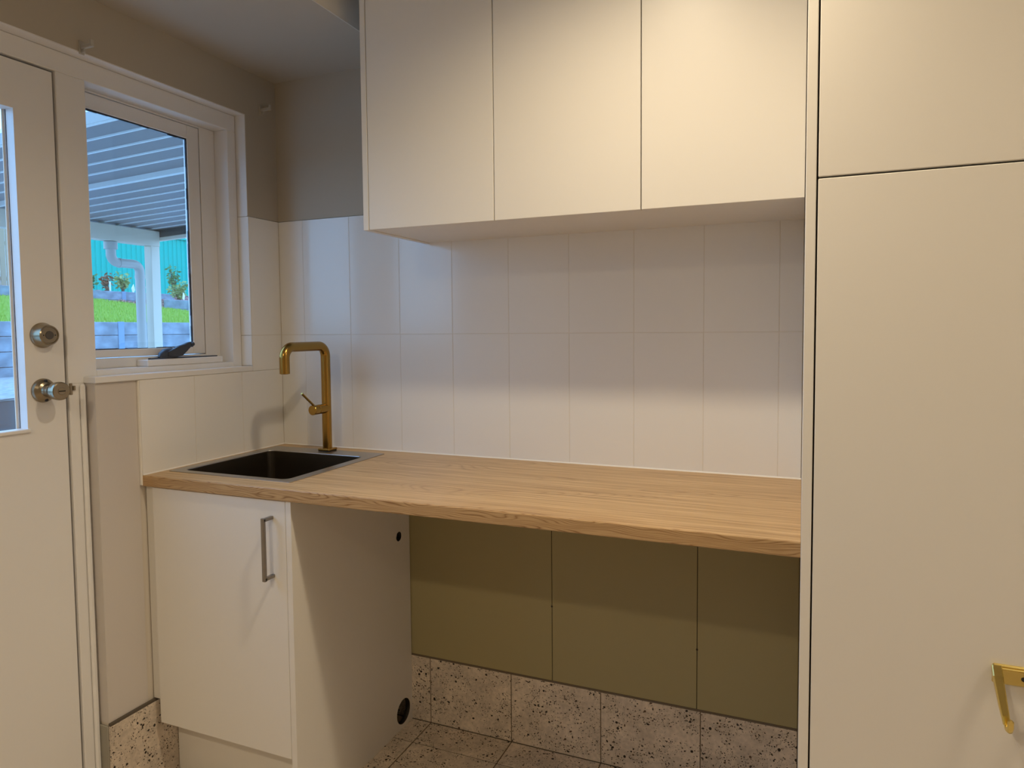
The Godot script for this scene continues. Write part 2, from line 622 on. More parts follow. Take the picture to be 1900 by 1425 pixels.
	var ce := thing("ceiling", V(1.5, 2.4, 2.0), "", "", "", "structure")
	bx("ceiling_panel", V(0.515, 2.40, -0.004), V(3.2, 2.55, 4.2), M.cream, ce, 0.0)
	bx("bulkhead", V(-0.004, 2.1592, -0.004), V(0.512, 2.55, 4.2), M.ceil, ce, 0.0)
	bx("bulkhead_lit_face", V(0.5121, 2.1594, -0.004), V(0.515, 2.3999, 4.2), M.cream, ce, 0.0)  # paler plate; lamp light on the bulkhead side put into its colour

func rng_wob(s: int) -> float:
	return sin(s * 12.9898) * 0.0011

# ------------------------------------------------------------------ door, window and their frame
func joinery() -> void:
	var X := -0.045
	var tr := thing("trim_1", V(-0.1, 0, 0.7), "", "", "", "structure")
	bx("frame_head", V(-0.15, 1.960, 0.1430), V(X, 2.0120, 1.644), M.gloss, tr, 0.0015)
	bx("frame_mullion", V(-0.15, 1.1675, 0.664), V(X, 1.960, 0.7415), M.gloss, tr, 0.0015)
	bx("frame_jamb", V(-0.15, 0.0, 0.6986), V(X, 1.1675, 0.7415), M.gloss, tr, 0.0015)
	bx("frame_jamb", V(-0.15, 0.0, 1.580), V(X, 1.960, 1.644), M.gloss, tr, 0.0015)
	bx("frame_bead", V(X, 0.0, 0.7028), V(X + 0.011, 1.1655, 0.7165), M.gloss, tr, 0.004)
	bx("door_stop", V(-0.15, 0.0, 0.7415), V(-0.108, 1.960, 0.756), M.gloss, tr, 0.001)
	bx("door_stop", V(-0.15, 1.945, 0.756), V(-0.108, 1.960, 1.58), M.gloss, tr, 0.001)
	bx("gap_shade", V(-0.1075, 0.0, 0.7418), V(-0.075, 1.9595, 0.7462), M.gap, tr, 0.0)  # dark strips put in for the shade of the door gap
	bx("gap_shade", V(-0.1075, 1.9552, 0.7462), V(-0.075, 1.9595, 1.578), M.dark, tr, 0.0)
	# strike plate beside the knob
	var sp := mb()
	box(sp, V(X - 0.001, 1.140, 0.7340), V(X + 0.003, 1.170, 0.7415), 0.001)
	box(sp, V(X - 0.001, 1.151, 0.7270), V(X + 0.005, 1.163, 0.7340), 0.001)
	obj("strike_plate", sp, M.nickel, tr)

	var w := thing("window_1", V(-0.1, 1.18, 0.42), "", "", "", "structure")
	bx("sill_ledge", V(X, 1.1675, 0.1408), V(0.0005, 1.1845, 0.7020), M.gloss, w, 0.0015)
	bx("frame_side", V(-0.15, 1.1675, 0.1430), V(X, 1.960, 0.1800), M.gloss, w, 0.0015)
	bx("frame_side", V(-0.15, 1.2000, 0.1800), V(-0.100, 1.960, 0.2410), M.gloss, w, 0.0015)
	bx("frame_side", V(-0.15, 1.2000, 0.6270), V(-0.100, 1.960, 0.6640), M.gloss, w, 0.0015)
	bx("frame_sill", V(-0.15, 1.1675, 0.1800), V(X, 1.2000, 0.6640), M.gloss, w, 0.0015)
	bx("frame_sill", V(-0.15, 1.2000, 0.2410), V(-0.100, 1.2280, 0.6270), M.gloss, w, 0.0015)
	bx("frame_top", V(-0.15, 1.9535, 0.2410), V(-0.100, 1.9600, 0.6270), M.gloss, w, 0.001)
	var sash := mb()
	box(sash, V(-0.119, 1.2300, 0.2432), V(-0.101, 1.9520, 0.2890), 0.0015)
	box(sash, V(-0.119, 1.2300, 0.2890), V(-0.101, 1.2520, 0.6250), 0.0015)
	box(sash, V(-0.119, 1.9100, 0.2890), V(-0.101, 1.9520, 0.6250), 0.0015)
	obj("sash", sash, M.gloss, w)
	bx("sash_gap", V(-0.148, 1.2282, 0.2412), V(-0.104, 1.9525, 0.2430), M.dark, w, 0.0)
	var seal := mb()
	rng.seed = 5
	var yy := 1.252
	while yy < 1.90:
		var wd := rng.randf_range(0.002, 0.0042)
		box(seal, V(-0.1095, yy, 0.2890), V(-0.1045, yy + 0.0335, 0.2890 + wd), 0.0004)
		yy += 0.0335
	var zz := 0.2905
	while zz < 0.62:
		box(seal, V(-0.1095, 1.9100 - rng.randf_range(0.002, 0.005), zz), V(-0.1045, 1.9100, zz + 0.0325), 0.0004)
		box(seal, V(-0.1095, 1.2520, zz), V(-0.1045, 1.2520 + rng.randf_range(0.001, 0.003), zz + 0.0325), 0.0004)
		zz += 0.033
	obj("glazing_seal", seal, M.seal, w)
	bx("window_pane", V(-0.114, 1.252, 0.289), V(-0.110, 1.910, 0.664), M.glass, w, 0.0)
	# window winder on its block
	bx("winder_block", V(-0.099, 1.2002, 0.2180), V(-0.052, 1.2200, 0.5000), M.gloss, w, 0.002)
	var wp := mb()
	var out := []
	for k in 15:
		var t := k / 14.0
		var zz2 := lerpf(0.225, 0.478, t)
		var hw := 0.012 * sqrt(maxf(sin(PI * clampf(t * 0.9 + 0.02, 0, 1)), 0.02))
		out.append([zz2, hw])
	for k in 14:
		var a: Array = out[k]
		var b: Array = out[k + 1]
		var q := [V(-0.072 - a[1], 1.2235, a[0]), V(-0.072 + a[1], 1.2235, a[0]), V(-0.072 + b[1], 1.2235, b[0]), V(-0.072 - b[1], 1.2235, b[0])]
		poly(wp, q, V(0, 1, 0))
		var q2 := []
		for p in q:
			q2.append(p - V(0, 0.0035, 0))
		poly(wp, [q[1], q[2], q2[2], q2[1]], V(1, 0, 0))
		poly(wp, [q[0], q[3], q2[3], q2[0]], V(-1, 0, 0))
	obj("winder_plate", wp, M.bronze, w)
	var wh := mb()
	tube(wh, [V(-0.074, 1.2215, 0.442), V(-0.074, 1.227, 0.434), V(-0.073, 1.233, 0.422), V(-0.072, 1.235, 0.402), V(-0.071, 1.231, 0.384)], [0.006, 0.014, 0.018, 0.018, 0.012], 16)
	obj("winder_housing", wh, M.bronze, w)
	var wc := mb()
	bar(wc, [V(-0.060, 1.234, 0.425), V(-0.058, 1.237, 0.402), V(-0.056, 1.242, 0.385), V(-0.054, 1.252, 0.367), V(-0.053, 1.261, 0.352), V(-0.053, 1.264, 0.344)], V(1, 0, 0), [0.012, 0.014, 0.014, 0.013, 0.012, 0.011], [0.014, 0.026, 0.032, 0.023, 0.016, 0.012])
	lathe(wc, V(-0.058, 1.2625, 0.343), V(1, 0, 0), [[0.0, -0.008], [0.0055, -0.007], [0.0075, 0.0], [0.0075, 0.008], [0.0055, 0.014], [0.0, 0.015]], 18)
	obj("winder_handle", wc, M.bronze, w)

	var d := thing("door_1", V(-0.07, 0, 1.16), "", "", "", "structure")
	var DX := -0.052
	var leafm := mb()
	box(leafm, V(DX - 0.037, 0.006, 0.7465), V(DX, 1.9548, 0.8440), 0.0)
	box(leafm, V(DX - 0.037, 0.006, 1.480), V(DX, 1.9548, 1.5775), 0.0)
	box(leafm, V(DX - 0.037, 0.006, 0.8440), V(DX, 1.0640, 1.480), 0.0)
	box(leafm, V(DX - 0.037, 1.8400, 0.8440), V(DX, 1.9548, 1.480), 0.0)
	obj("door_leaf", leafm, M.gloss, d)
	bx("door_pane", V(-0.086, 1.064, 0.844), V(-0.082, 1.840, 1.480), M.glass, d, 0.0)
	var dseal := mb()
	box(dseal, V(-0.0818, 1.064, 0.8442), V(-0.0798, 1.840, 0.8450), 0.0003)
	box(dseal, V(-0.0818, 1.064, 0.8450), V(-0.0798, 1.0650, 1.48), 0.0003)
	obj("glazing_seal", dseal, M.seal, d)
	var dbead := mb()
	box(dbead, V(-0.0885, 1.064, 0.8440), V(-0.0862, 1.840, 0.8500), 0.0004)
	obj("glazing_bead", dbead, M.outwhite, d)
	bx("glazing_ledge", V(DX - 0.03, 1.0560, 0.838), V(DX + 0.006, 1.0655, 1.486), M.gloss, d, 0.002)
	var kz := 0.8032
	var dl := mb()
	lathe(dl, V(DX, 1.2948, 0.7985), V(1, 0, 0), [[0.0315, 0.0], [0.0315, 0.002], [0.0295, 0.006], [0.0245, 0.026], [0.0225, 0.0285], [0.0205, 0.0285], [0.0195, 0.0265], [0.0, 0.0265]], 44)
	var dlo := obj("deadlock", dl, M.nickel, d)
	var dk := mb()
	lathe(dk, V(DX + 0.0265, 1.2948, 0.7985), V(1, 0, 0), [[0.0105, 0.0], [0.0100, 0.0012], [0.0, 0.0014]], 28)
	obj("lock_face", dk, M.lockface, dlo)
	var dsx := mb()
	for s in [-0.0145, 0.0145]:
		lathe(dsx, V(DX + 0.0265, 1.2948, 0.7985 + s), V(1, 0, 0), [[0.0016, 0.0], [0.0013, 0.0012], [0.0, 0.0014]], 12)
	obj("lock_screws", dsx, M.seal, dlo)
	var kn := mb()
	lathe(kn, V(DX, 1.1569, kz), V(1, 0, 0), [[0.0300, 0.0], [0.0300, 0.003], [0.0275, 0.008], [0.0215, 0.014], [0.0160, 0.017], [0.0152, 0.022], [0.0150, 0.036], [0.0185, 0.040], [0.0220, 0.050], [0.0230, 0.062], [0.0220, 0.068], [0.0200, 0.0695], [0.0, 0.0700]], 44)
	var kno := obj("door_knob", kn, M.nickel, d)
	var kt := mb()
	lathe(kt, V(DX + 0.0698, 1.1569, kz), V(1, 0, 0), [[0.0098, 0.0], [0.0098, 0.0006], [0.0088, 0.0014], [0.0, 0.0014]], 28)
	obj("thumb_turn", kt, M.nickel, kno)
	bx("thumb_slot", V(DX + 0.0710, 1.1554, kz - 0.0085), V(DX + 0.0716, 1.1584, kz + 0.0085), M.dark, kno, 0.0002)
	var ks := mb()
	for s in [-1.0, 1.0]:
		lathe(ks, V(DX + 0.011, 1.1569 + s * 0.0235, kz), V(1, 0, 0), [[0.0042, -0.004], [0.0042, 0.002], [0.003, 0.0035], [0.0, 0.004]], 14)
	obj("knob_screws", ks, M.seal, kno)

# ------------------------------------------------------------------ cabinets
func cabinets() -> void:
	# wall cabinet
	var wc := thing("wall_cabinet", V(1.146, 1.5734, 0.167), "white three-door wall cabinet hung above the timber benchtop", "cabinet")
	var y0 := 1.5734
	var y1 := 2.375
	bx("end_panel", V(0.5867, y0, 0.0002), V(0.6034, y1, 0.3342), M.white, wc, 0.0009)
	var car := mb()
	box(car, V(0.6036, y0 + 0.003, 0.0002), V(1.7040, y0 + 0.019, 0.3135), 0.0)
	box(car, V(0.6036, y1 - 0.016, 0.0002), V(1.7040, y1, 0.3135), 0.0)
	box(car, V(0.6036, y0 + 0.019, 0.0002), V(1.7040, y1 - 0.016, 0.012), 0.0)
	box(car, V(1.688, y0 + 0.019, 0.012), V(1.7040, y1 - 0.016, 0.3135), 0.0)
	box(car, V(0.9715, y0 + 0.019, 0.012), V(0.9875, y1 - 0.016, 0.3135), 0.0)
	box(car, V(1.345, y0 + 0.019, 0.012), V(1.361, y1 - 0.016, 0.3135), 0.0)
	obj("carcass", car, M.white, wc)
	for p in [[0.6050, 0.9782], [0.9806, 1.3518], [1.3542, 1.7036]]:
		bx("cabinet_door", V(p[0], y0 + 0.0008, 0.3150), V(p[1], y1, 0.3335), M.white, wc, 0.0009)
	# base cabinet under the sink
	var bc := thing("base_cabinet", V(0.25, 0, 0.28), "white single-door base cabinet under the sink with two pipe holes in its side", "cabinet")
	var cs := CSGCombiner3D.new()
	cs.name = "side_panel"
	bc.add_child(cs, true)
	cs.position = -bc.position
	var cb := CSGBox3D.new()
	cb.name = "panel_board"
	cb.size = V(0.0165, 0.8688, 0.5666)
	cb.position = V(0.5028, 0.4346, 0.2835)
	cb.material = M.white
	cs.add_child(cb, true)
	for h in [[0.637, 0.0655, 0.0152], [0.0535, 0.0555, 0.0400]]:
		var cy := CSGCylinder3D.new()
		cy.name = "pipe_hole"
		cy.operation = CSGShape3D.OPERATION_SUBTRACTION
		cy.radius = h[2]
		cy.height = 0.1
		cy.sides = 40
		cy.rotation_degrees = V(0, 0, 90)
		cy.position = V(0.5028, h[0], h[1])
		cy.material = M.dark  # hole wall darkened for the shade inside the cabinet
		cs.add_child(cy, true)
	cs.material_override = null
	var bcar := mb()
	box(bcar, V(0.0040, 0.190, 0.012), V(0.0200, 0.868, 0.548), 0.0)
	box(bcar, V(0.0200, 0.190, 0.012), V(0.4942, 0.206, 0.548), 0.0)
	box(bcar, V(0.0200, 0.206, 0.012), V(0.4942, 0.868, 0.018), 0.0)
	obj("carcass", bcar, M.white, bc)
	bx("filler_strip", V(-0.0070, 0.2515, 0.5482), V(0.0255, 0.8680, 0.5585), M.white, bc, 0.0006)
	var door := bx("cabinet_door", V(0.0270, 0.1895, 0.5490), V(0.4930, 0.8670, 0.5668), M.white, bc, 0.0009)
	var hd := mb()
	var hx := 0.4500
	bar(hd, [V(hx, 0.6705, 0.5668), V(hx, 0.6705, 0.600)], V(1, 0, 0), 0.0105, 0.0085)
	bar(hd, [V(hx, 0.8225, 0.5668), V(hx, 0.8225, 0.600)], V(1, 0, 0), 0.0105, 0.0085)
	bar(hd, [V(hx, 0.6655, 0.5985), V(hx, 0.8275, 0.5985)], V(1, 0, 0), 0.0105, 0.0085)
	obj("handle", hd, M.chrome, door)
	bx("kickboard", V(0.0040, 0.0, 0.4740), V(0.4942, 0.1880, 0.4900), M.white, bc, 0.0006)
	# tall cabinet
	var tc := thing("tall_cabinet", V(2.0, 0, 0.3), "tall white two-door pantry cabinet standing at the right end of the benchtop", "cabinet")
	var TZ := 0.6117
	bx("side_panel", V(1.7052, 0.0, 0.0005), V(1.7222, 2.399, TZ), M.white, tc, 0.0011)
	var tcar := mb()
	box(tcar, V(1.7224, 0.10, 0.0005), V(2.298, 2.399, 0.590), 0.0)
	obj("carcass", tcar, M.gap, tc)
	bx("side_panel", V(2.2985, 0.0, 0.0005), V(2.3155, 2.399, TZ), M.white, tc, 0.0011)
	bx("kickboard", V(1.7224, 0.0, 0.53), V(2.2985, 0.0995, 0.546), M.white, tc, 0.0006)
	bx("cabinet_door", V(1.7252, 1.5606, 0.5925), V(2.2965, 2.396, TZ - 0.0005), M.white, tc, 0.0012)
	bx("cabinet_door", V(1.7252, 0.102, 0.5925), V(2.2965, 1.5572, TZ - 0.0005), M.white, tc, 0.0012)

# ------------------------------------------------------------------ benchtop, sink and tap
func rounded(x0: float, x1: float, z0: float, z1: float, r: float, y: float, n := 6) -> Array:
	var o := []
	var cs := [[x1 - r, z1 - r, 0.0], [x0 + r, z1 - r, PI * 0.5], [x0 + r, z0 + r, PI], [x1 - r, z0 + r, PI * 1.5]]
	for c in cs:
		for k in n + 1:
			var a: float = c[2] + PI * 0.5 * k / n
			o.append(V(c[0] + r * cos(a), y, c[1] + r * sin(a)))
	return o

func loft(st: SurfaceTool, loops: Array, centre: Vector3, outward: bool) -> void:
	for i in loops.size() - 1:
		var a: Array = loops[i]
		var b: Array = loops[i + 1]
		for k in a.size():
			var j := (k + 1) % a.size()
			var f := [a[k], a[j], b[j], b[k]]
			var m: Vector3 = (f[0] + f[1] + f[2] + f[3]) * 0.25 - centre
			if (f[0] - f[2]).length() > 1e-7:
				if absf(f[0].y - f[2].y) < 1e-6:
					poly(st, f, V(0, 1, 0))
				else:
					poly(st, f, m if outward else -m)

func bench() -> void:
	var H := 0.9
	var T := 0.0307
	var ZF := 0.5742
	var bt := thing("benchtop", V(0.85, H - T, 0.28), "long oak-look timber benchtop running from the tiled corner to the tall cabinet", "benchtop")
	var st := mb()
	var r := 0.0028
	var prof := [V(0, H, 0.0006)]
	for k in 5:
		var a := PI * 0.5 * (1.0 - k / 4.0)
		prof.append(V(0, H - r + r * sin(a), ZF - r + r * cos(a)))
	for k in 5:
		var a := -PI * 0.5 * k / 4.0
		prof.append(V(0, H - T + r + r * sin(a), ZF - r + r * cos(a)))
	prof.append(V(0, H - T, 0.0006))
	var ed := mb()
	var segs := [[0.0006, 0.045, false], [0.045, 0.440, true], [0.440, 1.7048, false]]
	for s in segs:
		for k in prof.size() - 1:
			var p: Vector3 = prof[k]
			var q: Vector3 = prof[k + 1]
			var cuts := [[p, q]]
			if s[2] and absf(p.z - q.z) > 0.3:
				var lo := V(0, p.y, 0.100)
				var hi := V(0, p.y, 0.490)
				cuts = [[p, lo], [hi, q]] if p.z < q.z else [[p, hi], [lo, q]]
			for c in cuts:
				var f := [V(s[0], c[0].y, c[0].z), V(s[1], c[0].y, c[0].z), V(s[1], c[1].y, c[1].z), V(s[0], c[1].y, c[1].z)]
				poly(ed if c[0].z > 0.56 and c[1].z > 0.56 else st, f, V(0, (c[0].y + c[1].y) * 0.5 - (H - T * 0.5), 0) * 10.0 + V(0, 0, 1.0 if c[0].z > 0.56 and c[1].z > 0.56 else 0.0))
	for xe in [0.0006, 1.7048]:
		var f := []
		for p in prof:
			f.append(V(xe, p.y, p.z))
		poly(st, f, V(-1 if xe < 0.5 else 1, 0, 0))
	obj("bench_slab", st, M.wood, bt)
	obj("front_edge", ed, M.woodedge, bt)
	var ck := mb()
	for k in 1:
		poly(ck, [V(0.0, H + 0.0035, 0.0004), V(1.7046, H + 0.0035, 0.0004), V(1.7046, H + 0.0001, 0.004), V(0.0, H + 0.0001, 0.004)], V(0, 1, 1))
		poly(ck, [V(0.0004, H + 0.0035, 0.0), V(0.0004, H + 0.0035, 0.573), V(0.004, H + 0.0001, 0.573), V(0.004, H + 0.0001, 0.0)], V(1, 1, 0))
		poly(ck, [V(0.0, H + 0.0001, 0.0004), V(1.7046, H + 0.0001, 0.0004), V(1.7046, H + 0.0001, 0.004), V(0.0, H + 0.0001, 0.004)], V(0, -1, 0))
	obj("silicone_bead", ck, M.caulk, bt)

	var sk := thing("kitchen_sink", V(0.245, 0.70, 0.30), "square stainless steel sink set into the left end of the timber benchtop", "sink")
	var rim := mb()
	var x0 := 0.0225
	var x1 := 0.4600
	var z0 := 0.0600
	var z1 := 0.5070
	var yt := H + 0.0022
	var outer := rounded(x0, x1, z0, z1, 0.004, yt)
	var outb := rounded(x0, x1, z0, z1, 0.004, H + 0.0001)
	var inner := rounded(0.0540, 0.4290, 0.1290, 0.4850, 0.022, yt)
	var innb := rounded(0.0552, 0.4278, 0.1302, 0.4838, 0.022, yt - 0.0025)
	loft(rim, [outb, outer], V(0.24, H, 0.28), true)
	loft(rim, [outer, inner], V(0.24, H, 0.28), true)
	loft(rim, [inner, innb], V(0.24, H - 0.1, 0.28), false)
	obj("sink_rim", rim, M.steel, sk)
	var bowl := mb()
	var lp := [innb]
	lp.append(rounded(0.0556, 0.4274, 0.1306, 0.4834, 0.022, H - 0.165))
	for k in 4:
		var a := PI * 0.5 * (k + 1) / 4.0
		var ins := 0.02 * (1.0 - cos(a))
		lp.append(rounded(0.0556 + ins, 0.4274 - ins, 0.1306 + ins, 0.4834 - ins, 0.022 - ins * 0.6, H - 0.165 - 0.02 * sin(a)))
	loft(bowl, lp, V(0.24, H - 0.05, 0.30), false)
	poly(bowl, lp[lp.size() - 1], V(0, 1, 0))
	obj("sink_bowl", bowl, M.bowl, sk)
	var wst := mb()
	lathe(wst, V(0.24, H - 0.1849, 0.30), V(0, 1, 0), [[0.045, 0.0], [0.045, 0.0015], [0.036, 0.003], [0.030, 0.0005], [0.0, 0.0005]], 32)
	obj("waste_ring", wst, M.chrome, sk)

	var tp := thing("mixer_tap", V(0.249, yt, 0.078), "brushed gold square-neck mixer tap standing behind the sink", "tap")
	var tx := 0.249
	var tz := 0.078
	var R := 0.0153
	bx("base_gasket", V(tx - 0.0215, yt, tz - 0.0215), V(tx + 0.0215, yt + 0.0025, tz + 0.0215), M.dark, tp, 0.0008)
	bx("base_flange", V(tx - 0.0235, yt + 0.0025, tz - 0.0235), V(tx + 0.0235, yt + 0.0095, tz + 0.0235), M.gold, tp, 0.003)
	var bd := mb()
	var top := 1.2505
	var rr := 0.034
	var path := [V(tx, yt + 0.0095, tz), V(tx, yt + 0.2, tz), V(tx, top - rr, tz)]
	path.append_array(arc(V(tx, top - rr, tz + rr), V(0, 0, -1), V(0, 1, 0), rr, 10))
	var ze := 0.2735
	path.append(V(tx, top, (tz + ze) * 0.5))
	var a2 := arc(V(tx, top - rr, ze - rr), V(0, 1, 0), V(0, 0, 1), rr, 10)
	path.append_array(a2)
	path.append(V(tx, 1.1700, ze))
	tube(bd, path, R, 32)
	obj("spout", bd, M.gold, tp)
	var ae := mb()
	lathe(ae, V(tx, 1.1700, ze), V(0, -1, 0), [[0.0115, -0.001], [0.0115, 0.0008], [0.0095, 0.0012], [0.0, 0.0006]], 24)
	obj("aerator", ae, M.dark, tp)
	var vb := mb()
	lathe(vb, V(tx, 1.0445, tz), V(0, 0, 1), [[0.0158, 0.0], [0.0158, 0.046], [0.0150, 0.0468], [0.0150, 0.0482], [0.0160, 0.049], [0.0160, 0.0715], [0.0150, 0.0728], [0.0, 0.0730]], 32)
	var vo := obj("valve_body", vb, M.gold, tp)
	var lv := mb()
	tube(lv, [V(tx, 1.0560, tz + 0.060), V(tx, 1.0790, tz + 0.090), V(tx, 1.1030, tz + 0.121)], 0.0036, 14)
	obj("lever", lv, M.gold, vo)

# ------------------------------------------------------------------ small things
func small_things() -> void:
	var hk := thing("coat_hook", V(2.044, 0.7255, 0.6112), "brass coat hook with an angled arm screwed to the tall cabinet door", "hook")
	var Z := 0.6112
	var st := mb()
	box(st, V(2.000, 0.7090, Z), V(2.0880, 0.7420, Z + 0.006), 0.0025)
	obj("back_plate", st, M.brass, hk)
	var rim := mb()
	box(rim, V(2.0115, 0.7345, Z + 0.006), V(2.0765, 0.7380, Z + 0.0095), 0.0015)
	box(rim, V(2.0085, 0.7100, Z + 0.006), V(2.0115, 0.7380, Z + 0.0095), 0.0012)
	box(rim, V(2.0765, 0.7100, Z + 0.006), V(2.0795, 0.7380, Z + 0.0095), 0.0012)
	obj("raised_edge", rim, M.brass, hk)
	for s in [-1.0, 1.0]:
		var am := mb()
		var cx := 2.044
		bar(am, [V(cx + s * 0.0385, 0.7395, Z + 0.005), V(cx + s * 0.0380, 0.7250, Z + 0.012), V(cx + s * 0.0330, 0.6850, Z + 0.026), V(cx + s * 0.0290, 0.6575, Z + 0.036)], V(1, 0, 0), [0.0140, 0.0145, 0.0125, 0.0100], [0.009, 0.011, 0.010, 0.008])
		tube(am, [V(cx + s * 0.0290, 0.6570, Z + 0.0345), V(cx + s * 0.0288, 0.6530, Z + 0.0420), V(cx + s * 0.0285, 0.6550, Z + 0.0490), V(cx + s * 0.0282, 0.6620, Z + 0.0525), V(cx + s * 0.0280, 0.6720, Z + 0.0535), V(cx + s * 0.0280, 0.6745, Z + 0.0535)], [0.0040, 0.0045, 0.0048, 0.0048, 0.0042, 0.0018], 14)
		obj("hook_arm", am, M.brass, hk)
	for s in [-0.0008, 0.026]:
		var sc := mb()
		lathe(sc, V(2.044 + s, 0.7225, Z + 0.006), V(0, 0, 1), [[0.0038, -0.001], [0.0036, 0.0008], [0.0024, 0.0016], [0.0, 0.0016]], 16)
		obj("screw", sc, M.dark, hk)
	# curtain rod brackets
	for b in [[2.0245, 0.700, "white curtain rod bracket on the wall above the door edge"], [2.0475, 0.0665, "white curtain rod bracket on the wall near the corner right of the window"]]:
		var y: float = b[0]
		var z: float = b[1]
		var br := thing("curtain_bracket", V(-0.004, y, z), b[2], "bracket", "curtain rod brackets")
		bx("back_plate", V(-0.004, y - 0.017, z - 0.007), V(-0.001, y + 0.017, z + 0.007), M.bracket, br, 0.0008)
		var arm := mb()
		box(arm, V(-0.001, y - 0.004, z - 0.004), V(0.040, y + 0.006, z + 0.004), 0.0015)
		box(arm, V(0.032, y + 0.004, z - 0.004), V(0.040, y + 0.014, z + 0.004), 0.0015)
		box(arm, V(-0.001, y - 0.014, z - 0.003), V(0.010, y - 0.004, z + 0.003), 0.0015)
		obj("rod_arm", arm, M.bracket, br)

# ------------------------------------------------------------------ outdoors
func roof_y(x: float) -> float:
	return 2.215 + 0.040 * (x + 3.65)

func slab(st: SurfaceTool, za: float, zb: float, lo: float, hi: float) -> void:
	var x0 := -3.95
	var x1 := -0.17
	var p := []
	for x in [x0, x1]:
		for y in [lo, hi]:
			p.append_array([V(x, roof_y(x) + y, za), V(x, roof_y(x) + y, zb)])
	# p: 0 x0 lo za, 1 x0 lo zb, 2 x0 hi za, 3 x0 hi zb, 4.. the same at x1
	poly(st, [p[0], p[4], p[5], p[1]], V(0, -1, 0))
	poly(st, [p[2], p[6], p[7], p[3]], V(0, 1, 0))
	poly(st, [p[0], p[4], p[6], p[2]], V(0, 0, 1))
	poly(st, [p[1], p[5], p[7], p[3]], V(0, 0, -1))
	poly(st, [p[0], p[1], p[3], p[2]], V(-1, 0, 0))
	poly(st, [p[4], p[5], p[7], p[6]], V(1, 0, 0))

func lawn_y(x: float, z: float) -> float:
	return 1.452 + 0.118 * (-7.98 - x) - 0.20 * clampf(-8.9 - z, 0.0, 2.0)

